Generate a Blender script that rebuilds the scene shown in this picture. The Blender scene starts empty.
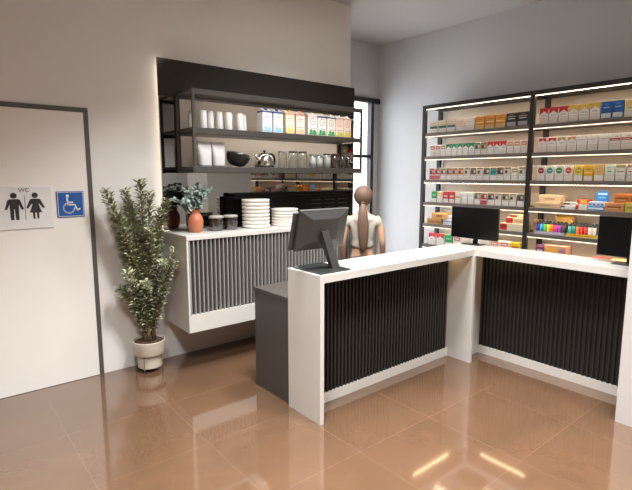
import bpy, math, random
from mathutils import Vector, Matrix
random.seed(11)
PI = math.pi
SC = bpy.context.scene
COL = SC.collection

# ------------------------------------------------------------------ materials
def lin(c):
    return tuple(((v/255.0)/12.92 if v/255.0 <= 0.04045 else (((v/255.0)+0.055)/1.055)**2.4) for v in c)

_M = {}
def mat(name, rgb, rough=0.5, metal=0.0, var=0.06, scale=30.0, coat=0.0, spec=0.5, bump=0.0):
    """principled surface whose colour is broken up by procedural noise"""
    if name in _M: return _M[name]
    m = bpy.data.materials.new(name); m.use_nodes = True
    nt = m.node_tree; b = nt.nodes['Principled BSDF']
    c = lin(rgb)
    tc = nt.nodes.new('ShaderNodeTexCoord')
    no = nt.nodes.new('ShaderNodeTexNoise'); no.inputs['Scale'].default_value = scale; no.inputs['Detail'].default_value = 3
    nt.links.new(tc.outputs['Object'], no.inputs['Vector'])
    mx = nt.nodes.new('ShaderNodeMix'); mx.data_type = 'RGBA'
    mx.inputs[6].default_value = tuple(min(1, v*(1-var)) for v in c)+(1,)
    mx.inputs[7].default_value = tuple(min(1, v*(1+var)) for v in c)+(1,)
    nt.links.new(no.outputs['Fac'], mx.inputs[0]); nt.links.new(mx.outputs[2], b.inputs['Base Color'])
    b.inputs['Roughness'].default_value = rough; b.inputs['Metallic'].default_value = metal
    b.inputs['Specular IOR Level'].default_value = spec
    if coat: b.inputs['Coat Weight'].default_value = coat; b.inputs['Coat Roughness'].default_value = 0.08
    if bump:
        bp = nt.nodes.new('ShaderNodeBump'); bp.inputs['Strength'].default_value = bump; bp.inputs['Distance'].default_value = 0.004
        nt.links.new(no.outputs['Fac'], bp.inputs['Height']); nt.links.new(bp.outputs['Normal'], b.inputs['Normal'])
    _M[name] = m
    return m

def emit(name, rgb, strength):
    if name in _M: return _M[name]
    m = bpy.data.materials.new(name); m.use_nodes = True
    nt = m.node_tree; nt.nodes.remove(nt.nodes['Principled BSDF'])
    e = nt.nodes.new('ShaderNodeEmission'); e.inputs['Color'].default_value = lin(rgb)+(1,); e.inputs['Strength'].default_value = strength
    nt.links.new(e.outputs[0], nt.nodes['Material Output'].inputs['Surface'])
    _M[name] = m
    return m

def glassmat(name, rgb, fac=0.12, rough=0.03):
    """thin glass: mostly see-through with a fresnel sheen"""
    if name in _M: return _M[name]
    m = bpy.data.materials.new(name); m.use_nodes = True
    nt = m.node_tree; nt.nodes.remove(nt.nodes['Principled BSDF'])
    t = nt.nodes.new('ShaderNodeBsdfTransparent'); t.inputs['Color'].default_value = lin(rgb)+(1,)
    g = nt.nodes.new('ShaderNodeBsdfGlossy'); g.inputs['Roughness'].default_value = rough; g.inputs['Color'].default_value = (.9, .9, .9, 1)
    lw = nt.nodes.new('ShaderNodeLayerWeight'); lw.inputs['Blend'].default_value = 0.25
    ad = nt.nodes.new('ShaderNodeMath'); ad.operation = 'MULTIPLY_ADD'; ad.inputs[1].default_value = 0.5; ad.inputs[2].default_value = fac
    nt.links.new(lw.outputs['Fresnel'], ad.inputs[0])
    mx = nt.nodes.new('ShaderNodeMixShader')
    nt.links.new(ad.outputs[0], mx.inputs[0]); nt.links.new(t.outputs[0], mx.inputs[1]); nt.links.new(g.outputs[0], mx.inputs[2])
    nt.links.new(mx.outputs[0], nt.nodes['Material Output'].inputs['Surface'])
    _M[name] = m
    return m

def floormat():
    m = bpy.data.materials.new('polished_brown_tile'); m.use_nodes = True
    nt = m.node_tree; b = nt.nodes['Principled BSDF']; N = nt.nodes.new; L = nt.links.new
    tc = N('ShaderNodeTexCoord')
    mp = N('ShaderNodeMapping'); mp.inputs['Location'].default_value = (-2.71+0.7*6, -2.02+0.7*6, 0)
    L(tc.outputs['Object'], mp.inputs['Vector'])
    br = N('ShaderNodeTexBrick'); br.offset = 0; br.squash = 1
    br.inputs['Scale'].default_value = 1; br.inputs['Brick Width'].default_value = 0.7; br.inputs['Row Height'].default_value = 0.7
    br.inputs['Mortar Size'].default_value = 0.0022; br.inputs['Mortar Smooth'].default_value = 0.1
    br.inputs['Color1'].default_value = lin((98, 73, 55))+(1,); br.inputs['Color2'].default_value = lin((95, 71, 53))+(1,)
    br.inputs['Mortar'].default_value = lin((112, 87, 68))+(1,)
    L(mp.outputs['Vector'], br.inputs['Vector'])
    n1 = N('ShaderNodeTexNoise'); n1.inputs['Scale'].default_value = 2.2; n1.inputs['Detail'].default_value = 6; n1.inputs['Distortion'].default_value = 1.2
    L(tc.outputs['Object'], n1.inputs['Vector'])
    r1 = N('ShaderNodeValToRGB'); r1.color_ramp.elements[0].position = 0.3; r1.color_ramp.elements[0].color = (0.9, 0.9, 0.9, 1)
    r1.color_ramp.elements[1].position = 0.72; r1.color_ramp.elements[1].color = (1.12, 1.1, 1.07, 1)
    L(n1.outputs['Fac'], r1.inputs[0])
    mu = N('ShaderNodeMix'); mu.data_type = 'RGBA'; mu.blend_type = 'MULTIPLY'; mu.inputs[0].default_value = 1
    L(br.outputs['Color'], mu.inputs[6]); L(r1.outputs['Color'], mu.inputs[7])
    n2 = N('ShaderNodeTexNoise'); n2.inputs['Scale'].default_value = 1.6; n2.inputs['Detail'].default_value = 5; n2.inputs['Distortion'].default_value = 2.5
    L(tc.outputs['Object'], n2.inputs['Vector'])
    v1 = N('ShaderNodeMath'); v1.operation = 'SUBTRACT'; v1.inputs[1].default_value = 0.5; L(n2.outputs['Fac'], v1.inputs[0])
    v2 = N('ShaderNodeMath'); v2.operation = 'ABSOLUTE'; L(v1.outputs[0], v2.inputs[0])
    v3 = N('ShaderNodeMapRange'); v3.inputs['From Min'].default_value = 0.0; v3.inputs['From Max'].default_value = 0.006
    v3.inputs['To Min'].default_value = 0.06; v3.inputs['To Max'].default_value = 0.0; L(v2.outputs[0], v3.inputs['Value'])
    vm = N('ShaderNodeMix'); vm.data_type = 'RGBA'; vm.inputs[7].default_value = lin((140, 112, 90))+(1,)
    L(v3.outputs['Result'], vm.inputs[0]); L(mu.outputs[2], vm.inputs[6]); L(vm.outputs[2], b.inputs['Base Color'])
    rr = N('ShaderNodeMapRange'); rr.inputs['To Min'].default_value = 0.06; rr.inputs['To Max'].default_value = 0.11
    L(n1.outputs['Fac'], rr.inputs['Value']); L(rr.outputs['Result'], b.inputs['Roughness'])
    b.inputs['Specular IOR Level'].default_value = 0.95
    b.inputs['Coat Weight'].default_value = 0.6; b.inputs['Coat Roughness'].default_value = 0.05
    return m

PLASTER = mat('wall_plaster', (224, 221, 216), 0.85, var=0.02, scale=8, spec=0.2, bump=0.05)
PLASTERG = mat('grey_wall_plaster', (204, 203, 203), 0.85, var=0.02, scale=8, spec=0.2)
CEILM = mat('ceiling_paint', (196, 193, 188), 0.9, var=0.02, scale=6, spec=0.2)
DOORM = mat('door_paint', (234, 230, 223), 0.45, var=0.015, scale=5)
DGREY = mat('grey_metal_frame', (88, 86, 82), 0.45, 0.3, var=0.05)
WHITE = mat('white_laminate', (199, 195, 188), 0.28, var=0.02, scale=6, coat=0.3)
PILLARM = mat('white_pillar_paint', (188, 184, 180), 0.6, var=0.02, scale=6)
SLATB = mat('black_slat', (52, 48, 42), 0.4, var=0.12, scale=60)
SLATBACK = mat('black_backing', (19, 18, 16), 0.6)
SLATG = mat('grey_slat', (156, 153, 148), 0.4, var=0.1, scale=60)
SLATGB = mat('dark_grey_backing', (58, 56, 53), 0.6)
DESKM = mat('charcoal_laminate', (66, 62, 58), 0.42, var=0.04)
RACKM = mat('graphite_metal', (84, 81, 77), 0.36, 0.55, var=0.06)
SHELFM = mat('dark_shelf_metal', (112, 104, 96), 0.45, 0.2, var=0.06)
POSTM = mat('dark_post_metal', (48, 45, 43), 0.45, 0.3, var=0.05)
BEIGE = mat('beige_back_panel', (216, 203, 186), 0.7, var=0.02, scale=5)
BEIGER = mat('cream_back_panel', (236, 229, 218), 0.7, var=0.02, scale=5)
LED = emit('warm_led', (255, 228, 196), 1.3)
LEDFILL = emit('hidden_fill_led', (255, 232, 204), 12.0)  # extra hidden emitter behind the visible shelf LED
LEDR = emit('rack_led', (255, 240, 222), 6.5)
LEDE = emit('edge_led', (255, 240, 220), 9.0)
LAMPE = emit('ceiling_lamp_glow', (255, 248, 240), 3.0)
LAMPW = 40.0
MIRROR = mat('tinted_mirror', (146, 144, 140), 0.02, 1.0, var=0.01)
DARKREFL = mat('dark_reflection_glass', (50, 47, 43), 0.08, 0.0, var=0.03, spec=0.4)  # dark reflection of the upper mirror, put in as colour
BLACK = mat('black_plastic', (14, 14, 14), 0.35, var=0.1)
SCREEN = mat('black_screen', (6, 6, 7), 0.22, var=0.1, spec=0.3)
MONG = mat('dark_grey_plastic', (58, 57, 55), 0.55, var=0.06)
BASEM = mat('glossy_dark_glass', (44, 46, 45), 0.08, var=0.05, spec=0.6)
TERRA = mat('terracotta', (174, 106, 74), 0.55, var=0.12, scale=25)
STEM = mat('plant_stem', (112, 92, 68), 0.8, var=0.2)
SOIL = mat('potting_soil', (74, 52, 38), 0.95, var=0.4, scale=90, bump=0.6)
LEAF1 = mat('olive_leaf', (134, 138, 102), 0.7, var=0.25, scale=9)
LEAF2 = mat('pale_leaf', (186, 186, 150), 0.7, var=0.15, scale=9)
LEAF3 = mat('dark_leaf', (90, 100, 76), 0.7, var=0.2, scale=9)
EUC1 = mat('eucalyptus_leaf', (140, 160, 148), 0.6, var=0.12, scale=20)
EUC2 = mat('eucalyptus_leaf_dark', (108, 130, 120), 0.6, var=0.12, scale=20)
POTM = mat('cream_ceramic', (196, 187, 170), 0.35, var=0.06, scale=14, coat=0.2)
WIRE = mat('thin_brass_wire', (150, 138, 120), 0.35, 0.8)
CHINA = mat('white_china', (228, 222, 212), 0.25, var=0.02, coat=0.3)
PAPER = mat('white_paper', (198, 196, 193), 0.6, var=0.03, scale=18)
PACKET = mat('white_packet', (194, 192, 188), 0.5, var=0.04, scale=22, bump=0.5)
CHROME = mat('chrome', (220, 218, 214), 0.12, 1.0, var=0.02)
GLASS = glassmat('clear_glass', (244, 247, 246), 0.10)
GLASSG = glassmat('grey_glass', (170, 168, 160), 0.14)
PANE = glassmat('window_glass', (248, 250, 252), 0.04)
SALT = mat('white_filling', (236, 232, 226), 0.8, var=0.03)
LIDG = mat('grey_lid', (120, 116, 108), 0.35, 0.7)
WIRED = mat('brown_wire', (104, 92, 80), 0.5, 0.3)
SIGNW = mat('sign_white', (226, 226, 224), 0.35, var=0.01)
INK = mat('sign_ink', (44, 40, 38), 0.5)
BLUES = mat('sign_blue', (26, 86, 160), 0.35, var=0.03)
SKIN = mat('skin', (202, 160, 132), 0.55, var=0.05, scale=20)
HAIR = mat('brown_hair', (112, 86, 72), 0.6, var=0.18, scale=70)
SHIRT = mat('cream_tshirt', (178, 172, 158), 0.85, var=0.05, scale=26, bump=0.3)
PANTS = mat('grey_trousers', (92, 90, 88), 0.85, var=0.08)
SHOE = mat('dark_shoe', (40, 38, 38), 0.6)
EYEW = mat('eye_white', (230, 228, 224), 0.3)
LIP = mat('lip', (170, 96, 88), 0.5)

def pm(rgb): # printed card of a given colour
    return mat('card_%d_%d_%d' % rgb, rgb, 0.5, var=0.03, scale=40)

# ------------------------------------------------------------------ mesh builder
class MB:
    def __init__(s): s.v = []; s.f = []; s.m = []; s.sm = []
    def add(s, vs, fs, mi=0, smooth=False):
        o = len(s.v); s.v += [tuple(v) for v in vs]
        for f in fs: s.f.append([i+o for i in f]); s.m.append(mi); s.sm.append(smooth)
        return s
    def box(s, x0, x1, y0, y1, z0, z1, mi=0, bev=0.0):
        if bev <= 0:
            vs = [(x0,y0,z0),(x1,y0,z0),(x1,y1,z0),(x0,y1,z0),(x0,y0,z1),(x1,y0,z1),(x1,y1,z1),(x0,y1,z1)]
            return s.add(vs, [(0,3,2,1),(4,5,6,7),(0,1,5,4),(1,2,6,5),(2,3,7,6),(3,0,4,7)], mi)
        b = min(bev, (x1-x0)/2.2, (y1-y0)/2.2, (z1-z0)/2.2)
        vs = []; idx = {}
        for cx in (0,1):
            for cy in (0,1):
                for cz in (0,1):
                    X = (x0,x1)[cx]; Y = (y0,y1)[cy]; Z = (z0,z1)[cz]
                    dx = b if cx == 0 else -b; dy = b if cy == 0 else -b; dz = b if cz == 0 else -b
                    for a, p in (('x',(X,Y+dy,Z+dz)),('y',(X+dx,Y,Z+dz)),('z',(X+dx,Y+dy,Z))):
                        idx[(cx,cy,cz,a)] = len(vs); vs.append(p)
        g = lambda *k: idx[k]
        fs = []
        for c in (0,1):
            q = [g(c,0,0,'x'),g(c,1,0,'x'),g(c,1,1,'x'),g(c,0,1,'x')]; fs.append(q if c else q[::-1])
            q = [g(0,c,0,'y'),g(1,c,0,'y'),g(1,c,1,'y'),g(0,c,1,'y')]; fs.append(q[::-1] if c else q)
            q = [g(0,0,c,'z'),g(1,0,c,'z'),g(1,1,c,'z'),g(0,1,c,'z')]; fs.append(q if c else q[::-1])
        for i in (0,1):
            for j in (0,1):
                fs.append([g(i,j,0,'x'),g(i,j,1,'x'),g(i,j,1,'y'),g(i,j,0,'y')])
                fs.append([g(i,0,j,'x'),g(i,1,j,'x'),g(i,1,j,'z'),g(i,0,j,'z')])
                fs.append([g(0,i,j,'y'),g(1,i,j,'y'),g(1,i,j,'z'),g(0,i,j,'z')])
        for i in (0,1):
            for j in (0,1):
                for k in (0,1): fs.append([g(i,j,k,'x'),g(i,j,k,'y'),g(i,j,k,'z')])
        return s.add(vs, fs, mi)
    def lathe(s, prof, n=24, c=(0,0,0), mi=0, smooth=True, close=False):
        """prof: list of (r,z); r=0 ends close to a point"""
        vs = []; fs = []; rings = []
        for r, z in prof:
            if r <= 1e-6: rings.append([len(vs)]); vs.append((c[0],c[1],c[2]+z))
            else:
                rings.append(list(range(len(vs), len(vs)+n)))
                vs += [(c[0]+r*math.cos(2*PI*k/n), c[1]+r*math.sin(2*PI*k/n), c[2]+z) for k in range(n)]
        for a, b in zip(rings, rings[1:]):
            for k in range(n):
                k2 = (k+1) % n
                if len(a) == 1 and len(b) == 1: continue
                if len(a) == 1: fs.append([a[0], b[k2], b[k]])
                elif len(b) == 1: fs.append([a[k], a[k2], b[0]])
                else: fs.append([a[k], a[k2], b[k2], b[k]])
        return s.add(vs, fs, mi, smooth)
    def tube(s, pts, r, n=8, mi=0, smooth=True, caps=True, sq=1.0):
        pts = [Vector(p) for p in pts]
        rs = r if isinstance(r, (list, tuple)) else [r]*len(pts)
        vs = []; fs = []
        t0 = (pts[1]-pts[0]).normalized()
        up = Vector((0,0,1)) if abs(t0.z) < 0.9 else Vector((1,0,0))
        u = t0.cross(up).normalized()
        for i, p in enumerate(pts):
            t = (pts[min(i+1,len(pts)-1)]-pts[max(i-1,0)]).normalized()
            u = (u - t*u.dot(t)).normalized(); w = t.cross(u)
            for k in range(n):
                a = 2*PI*k/n
                vs.append(p + u*(rs[i]*math.cos(a)) + w*(rs[i]*sq*math.sin(a)))
        for i in range(len(pts)-1):
            for k in range(n):
                k2 = (k+1) % n
                fs.append([i*n+k, i*n+k2, (i+1)*n+k2, (i+1)*n+k])
        if caps:
            fs.append(list(range(n))[::-1]); fs.append([(len(pts)-1)*n+k for k in range(n)])
        return s.add(vs, fs, mi, smooth)
    def prism(s, poly, axis, a0, a1, mi=0):
        """poly in the two other axes (order xyz), extruded along axis from a0 to a1"""
        def P(p, a):
            return {'x':(a,p[0],p[1]),'y':(p[0],a,p[1]),'z':(p[0],p[1],a)}[axis]
        n = len(poly)
        vs = [P(p,a0) for p in poly]+[P(p,a1) for p in poly]
        fs = [list(range(n)), list(range(2*n-1,n-1,-1))]+[[i, n+i, n+(i+1)%n, (i+1)%n] for i in range(n)]
        return s.add(vs, fs, mi)
    def sphere(s, c, r, n=16, m=10, mi=0, sc=(1,1,1)):
        prof = [(r*math.sin(PI*i/m), -r*math.cos(PI*i/m)) for i in range(m+1)]
        prof[0] = (0,-r); prof[-1] = (0,r)
        o = len(s.v); s.lathe(prof, n, (0,0,0), mi)
        for i in range(o, len(s.v)):
            x,y,z = s.v[i]; s.v[i] = (c[0]+x*sc[0], c[1]+y*sc[1], c[2]+z*sc[2])
        return s
    def xf(s, M):
        s.v = [tuple(M @ Vector(v)) for v in s.v]; return s
    def mesh(s, name, mats):
        me = bpy.data.meshes.new(name); me.from_pydata(s.v, [], s.f)
        for m in (mats if isinstance(mats, (list, tuple)) else [mats]): me.materials.append(m)
        me.polygons.foreach_set('material_index', s.m); me.polygons.foreach_set('use_smooth', s.sm)
        import bmesh
        bm = bmesh.new(); bm.from_mesh(me); bmesh.ops.recalc_face_normals(bm, faces=bm.faces); bm.to_mesh(me); bm.free()
        me.update()
        return me
    def build(s, name, mats, parent=None, loc=None, rz=0.0):
        o = bpy.data.objects.new(name, s.mesh(name, mats)); COL.objects.link(o)
        if parent: o.parent = parent
        if loc: o.location = loc
        if rz: o.rotation_euler = (0,0,rz)
        return o

def tag(o, label, cat, group=None):
    o['label'] = label; o['category'] = cat
    if group: o['group'] = group
    return o
def thing(name, label, cat, loc=(0,0,0), rz=0.0, group=None):
    o = bpy.data.objects.new(name, None); COL.objects.link(o)
    o.empty_display_size = 0.05; o.location = loc; o.rotation_euler = (0,0,rz)
    return tag(o, label, cat, group)
def struct(name, mb, m, parent=None):
    o = mb.build(name, m, parent)
    if not parent: o['kind'] = 'structure'
    return o
def copy_thing(src, loc, label, rz=None):
    r = src.copy(); COL.objects.link(r); r.location = loc; r['label'] = label
    if rz is not None: r.rotation_euler = (0,0,rz)
    for ch in list(src.children):
        c = ch.copy(); COL.objects.link(c); c.parent = r
        for g in list(ch.children):
            d = g.copy(); COL.objects.link(d); d.parent = c
    return r
ORD = ['first','second','third','fourth','fifth','sixth','seventh','eighth','ninth','tenth','eleventh','twelfth','thirteenth','fourteenth','fifteenth','sixteenth','seventeenth']

# ------------------------------------------------------------------ room shell
YW = 4.345; XR = 5.62; YN = 5.35; ZC = 3.72; XL = -2.6; YB = -2.4
struct('floor', MB().box(XL-.1, XR+.1, YB-.1, YN+.12, -0.1, 0), floormat())
struct('ceiling', MB().box(XL-.1, XR+.1, YB-.1, YN+.12, ZC, ZC+.1), CEILM)
struct('wall_back', MB().box(XL, 4.075, YW, YN+.12, 0, ZC), PLASTER)
struct('wall_right', MB().box(XR, XR+.1, YB, YN+.12, 0, ZC), PLASTERG)
struct('wall_left', MB().box(XL-.1, XL, YB, YN+.12, 0, ZC), PLASTER)
struct('wall_rear', MB().box(XL, XR, YB-.1, YB, 0, ZC), PLASTERG)
# recessed window wall beyond the mirror, with the window opening
wx0, wx1, wz0, wz1 = 4.30, 5.50, 0.06, 2.88
struct('wall_window', MB().box(4.075, wx0, YN, YN+.12, 0, ZC).box(wx1, XR, YN, YN+.12, 0, ZC).box(wx0, wx1, YN, YN+.12, wz1, ZC).box(wx0, wx1, YN, YN+.12, 0, wz0), PLASTERG)
win = bpy.data.objects.new('window_1', None); COL.objects.link(win); win['kind'] = 'structure'
fr = MB()
fr.box(wx0, wx0+.06, YN-.03, YN+.06, wz0, wz1).box(wx1-.06, wx1, YN-.03, YN+.06, wz0, wz1)
fr.box(wx0, wx1, YN-.03, YN+.06, wz0, wz0+.06).box(wx0-.02, XR, YN-.045, YN+.06, wz1-.03, wz1+.045)
fr.build('window_frame', POSTM, win)
MB().box(wx0+.06, wx1-.06, YN-.02, YN+.05, 2.02, 2.07).build('transom', POSTM, win)
MB().box(4.86, 4.91, YN-.02, YN+.05, wz0+.06, wz1).build('mullion', POSTM, win)
MB().box(wx0+.06, wx1-.06, YN+.02, YN+.026, wz0+.06, wz1).build('pane', PANE, win)
# white pillar at the right end of the counter
struct('pillar', MB().box(3.70, 4.55, 0.35, 1.138, 0, ZC), PILLARM)
# door_1: flush white leaf with grey frame
door = bpy.data.objects.new('door_1', None); COL.objects.link(door); door['kind'] = 'structure'
MB().box(0.12, 1.062, YW-.012, YW+.002, 0.004, 2.262).build('door_leaf', DOORM, door)
MB().box(1.062, 1.098, YW-.016, YW+.002, 0, 2.30).box(0.084, 0.12, YW-.016, YW+.002, 0, 2.30).box(0.12, 1.062, YW-.016, YW+.002, 2.262, 2.30).build('door_frame', DGREY, door)

# ceiling lamps, out of view; the rear one added to brighten the mirrored wall
lamp0 = None
for i, (x, y, lb) in enumerate([(1.9, 2.2, 'square ceiling light nearest the washroom door'), (2.9, 0.6, 'square ceiling light in front of the counter'),
                               (0.1, 0.9, 'square ceiling light over the middle of the shop floor'), (3.0, 3.0, 'square ceiling light above the serving aisle'),
                               (3.3, -1.1, 'square ceiling light added at the rear to brighten the mirrored wall')]):
    if lamp0 is None:
        lamp0 = thing('ceiling_light', lb, 'ceiling light', (x, y, ZC), group='square ceiling lights')
        MB().box(-.32, .32, -.32, -.30, -.05, 0).box(-.32, .32, .30, .32, -.05, 0).box(-.32, -.30, -.30, .30, -.05, 0).box(.30, .32, -.30, .30, -.05, 0).build('lamp_frame', DGREY, lamp0)
        MB().box(-.30, .30, -.30, .30, -.035, -.005).build('diffuser', LAMPE, lamp0)
    else:
        copy_thing(lamp0, (x, y, ZC), lb)
    ld = bpy.data.lights.new('ceiling_lamp', 'AREA'); ld.shape = 'SQUARE'; ld.size = .58; ld.energy = LAMPW*(1.25, .95, 1.9, .55, 1.3)[i]; ld.color = (.985, .99, 1.0); ld.spread = math.radians(115)
    lo = bpy.data.objects.new('ceiling_lamp_light', ld); COL.objects.link(lo); lo.location = (x, y, ZC-.056)

# ------------------------------------------------------------------ signs on the door
YS = YW-.012
sg = thing('washroom_sign', 'white washroom sign with man and woman figures on the door', 'sign', (0.405, YS, 1.333))
MB().box(0, .383, -.008, 0, 0, .336, bev=.002).build('sign_plate', SIGNW, sg)
def disc(mb, cx, cz, r, y0, y1, n=20, mi=0):
    return mb.prism([(cx+r*math.cos(2*PI*k/n), cz+r*math.sin(2*PI*k/n)) for k in range(n)], 'y', y0, y1, mi)
f = MB(); cx = .118; y0, y1 = -.0105, -.008
disc(f, cx, .263, .0225, y0, y1)
f.prism([(cx-.032,.236),(cx+.032,.236),(cx+.030,.16),(cx-.030,.16)], 'y', y0, y1)
for q in (-1, 1):
    f.prism([(cx+q*.030,.236),(cx+q*.042,.228),(cx+q*.064,.158),(cx+q*.05,.153),(cx+q*.026,.205)], 'y', y0, y1)
    f.prism([(cx+q*.003,.162),(cx+q*.030,.162),(cx+q*.028,.075),(cx+q*.006,.075)], 'y', y0, y1)
f.build('man_figure', INK, sg)
f = MB(); cx = .262
disc(f, cx, .263, .0215, y0, y1)
f.prism([(cx-.026,.236),(cx+.026,.236),(cx+.022,.19),(cx+.042,.128),(cx-.042,.128),(cx-.022,.19)], 'y', y0, y1)
for q in (-1, 1):
    f.prism([(cx+q*.022,.236),(cx+q*.036,.23),(cx+q*.064,.165),(cx+q*.052,.16),(cx+q*.020,.205)], 'y', y0, y1)
    f.prism([(cx+q*.005,.13),(cx+q*.022,.13),(cx+q*.020,.078),(cx+q*.007,.078)], 'y', y0, y1)
f.build('woman_figure', INK, sg)
MB().box(.189, .192, y0, y1, .075, .262).build('divider_line', INK, sg)
def text(s, size, m, parent, loc, rot, name, ext=.001):
    cu = bpy.data.curves.new('lettering', 'FONT'); cu.body = s; cu.size = size; cu.extrude = ext; cu.align_x = 'CENTER'; cu.align_y = 'CENTER'
    t = bpy.data.objects.new('lettering_curve', cu); COL.objects.link(t)
    bpy.context.view_layer.update()
    me = bpy.data.meshes.new_from_object(t.evaluated_get(bpy.context.evaluated_depsgraph_get()))
    bpy.data.objects.remove(t); me.materials.clear(); me.materials.append(m)
    o = bpy.data.objects.new(name, me); COL.objects.link(o); o.parent = parent; o.location = loc; o.rotation_euler = rot
    return o
text('WC', .042, INK, sg, (.19, -.0095, .303), (PI/2, 0, 0), 'lettering')

ws = thing('accessible_toilet_sign', 'blue square wheelchair sign on the door beside the white sign', 'sign', (0.818, YS, 1.41))
W, H = .206, .212
MB().box(0, W, -.008, 0, 0, H, bev=.002).build('sign_plate', BLUES, ws)
def UV(px, py): return ((px-350)/178*W, (299-py)/166*H)
def ribbon(mb, pts, w, y0, y1):
    for a, b in zip(pts, pts[1:]):
        a = Vector(a); b = Vector(b); d = (b-a); n = Vector((-d.y, d.x)).normalized()*w/2; e = d.normalized()*w*.3
        a2 = a-e; b2 = b+e
        mb.prism([tuple(a2+n), tuple(a2-n), tuple(b2-n), tuple(b2+n)], 'y', y0, y1)
f = MB(); y0, y1 = -.0105, -.008
disc(f, *UV(420,163), .0125, y0, y1)
ribbon(f, [UV(417,178), UV(421,218), UV(466,220), UV(480,254), UV(497,247)], .0125, y0, y1)
ribbon(f, [UV(422,203), UV(452,203)], .010, y0, y1)
ca = UV(426,240); arc = []
for k in range(15):
    a = math.radians(120+k*17.0); arc.append((ca[0]+.041*math.cos(a), ca[1]+.041*math.sin(a)))
ribbon(f, arc, .011, y0, y1)
f.build('wheelchair_figure', SIGNW, ws)
f = MB(); i0 = .008
for a, b in (((i0,i0),(W-i0,i0)),((W-i0,i0),(W-i0,H-i0)),((W-i0,H-i0),(i0,H-i0)),((i0,H-i0),(i0,i0))): ribbon(f, [a,b], .0035, y0, y1)
f.build('border_line', SIGNW, ws)

# ------------------------------------------------------------------ mirror wall; black glass stands in for the dark reflection on top
YM = 4.285
mp_ = thing('mirror_panel', 'tall tinted wall mirror behind the white worktop', 'mirror', (0,0,0))
MB().box(1.685, 4.09, YM, YM+.02, 1.245, 2.455).build('mirror_glass', MIRROR, mp_)
MB().box(1.75, 4.03, YM+.021, YW-.004, 1.245, 2.455).build('backing_board', SLATBACK, mp_)
f = MB().box(1.738, 1.749, YW-.03, YW-.008, 1.25, 2.44).box(4.031, 4.042, YW-.03, YW-.008, 1.25, 2.44); f.build('led_strip', LEDE, mp_)
bg = thing('mirror_dark_band', 'upper mirror band with its dark reflection put in as black glass', 'wall panel', (0,0,0))
MB().box(1.685, 4.09, YM, YM+.02, 2.456, 2.785).build('glass_sheet', DARKREFL, bg)
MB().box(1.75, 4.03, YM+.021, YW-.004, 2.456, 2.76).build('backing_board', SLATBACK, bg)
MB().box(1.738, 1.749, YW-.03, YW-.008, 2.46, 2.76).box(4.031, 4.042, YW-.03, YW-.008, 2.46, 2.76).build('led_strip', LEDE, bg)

# ------------------------------------------------------------------ floating cabinet with slatted front
CX0, CX1, CY0, CZ0, CZT = 1.68, 4.06, 3.80, 0.385, 1.24
cab = thing('floating_cabinet', 'white wall-hung cabinet with grey slatted front', 'cabinet', (0,0,0))
MB().box(CX0, CX1, CY0-.002, YM-.001, CZT-.042, CZT, bev=.003).box(CX0, CX1, YM-.001, YW-.001, CZT-.042, CZT-.004).build('worktop', WHITE, cab)
MB().box(CX0, CX0+.018, CY0, YW-.001, CZ0, CZT-.042).build('side_panel', WHITE, cab)
MB().box(CX1-.018, CX1, CY0, YW-.001, CZ0, CZT-.042).build('side_panel', WHITE, cab)
MB().box(CX0+.018, CX1-.018, CY0, YW-.001, CZ0, CZ0+.155).build('bottom_rail', WHITE, cab)
MB().box(CX0+.018, CX1-.018, CY0+.035, YW-.001, CZ0+.155, CZT-.042).build('carcass', SLATGB, cab)
f = MB(); x = CX0+.024
while x < CX1-.04:
    f.box(x, x+.010, CY0+.004, CY0+.036, CZ0+.156, CZT-.043, bev=.003); x += .0405
f.build('slat_front', SLATG, cab)

# ------------------------------------------------------------------ bar counter
BX0, BY0, BYS, BYR = 2.02, 2.432, 2.69, 2.806
BXF, BXS, BXR = 3.865, 4.17, 4.245
BYC = 2.525
ZT, ZS = 1.075, 1.02
bar = thing('bar_counter', 'white L-shaped bar counter with black slatted fronts', 'counter', (0,0,0))
f = MB(); f.prism([(BX0,BY0),(BXF,BY0),(BXF,1.14),(BXR,1.14),(BXR,BYR),(BX0,BYR)], 'z', ZS, ZT); f.build('countertop', WHITE, bar)
MB().box(BX0, BX0+.036, BY0, BYR, 0, ZS).build('end_panel', WHITE, bar)
MB().box(BXF-.032, BXF, BY0-.02, BYS, 0, ZS).build('end_panel', WHITE, bar)
MB().box(BXF+.001, BXS, BYC, BYS, 0, ZS).build('corner_post', WHITE, bar)
MB().box(BX0+.036, BXF, BYS, BYR-.002, 0, ZS).box(BXS+.0, BXR-.002, 1.14, BYR-.002, 0, ZS).build('core_wall', SLATBACK, bar)
MB().box(BX0+.036, BXF-.032, BYS-.022, BYS-.0005, 0, .078).build('plinth', WHITE, bar)
MB().box(BXS-.022, BXS-.0005, 1.14, BYC-.001, 0, .078).build('plinth', WHITE, bar)
f = MB(); x = BX0+.040
while x < BXF-.048:
    f.box(x, x+.012, BYS-.022, BYS-.0005, .079, ZS-.001, bev=.005); x += .0385
f.build('slat_front', SLATB, bar)
f = MB(); y = 1.16
while y < BYC-.016:
    f.box(BXS-.022, BXS-.0005, y, y+.012, .079, ZS-.001, bev=.005); y += .0385
f.build('slat_front', SLATB, bar)
MB().box(3.30, BXF-.04, BYS-.09, BYS-.075, ZS-.008, ZS-.0005).box(BXS-.09, BXS-.075, 1.95, BY0-.03, ZS-.008, ZS-.0005).build('led_strip', emit('bar_led', (255, 222, 172), 6.0), bar)
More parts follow.
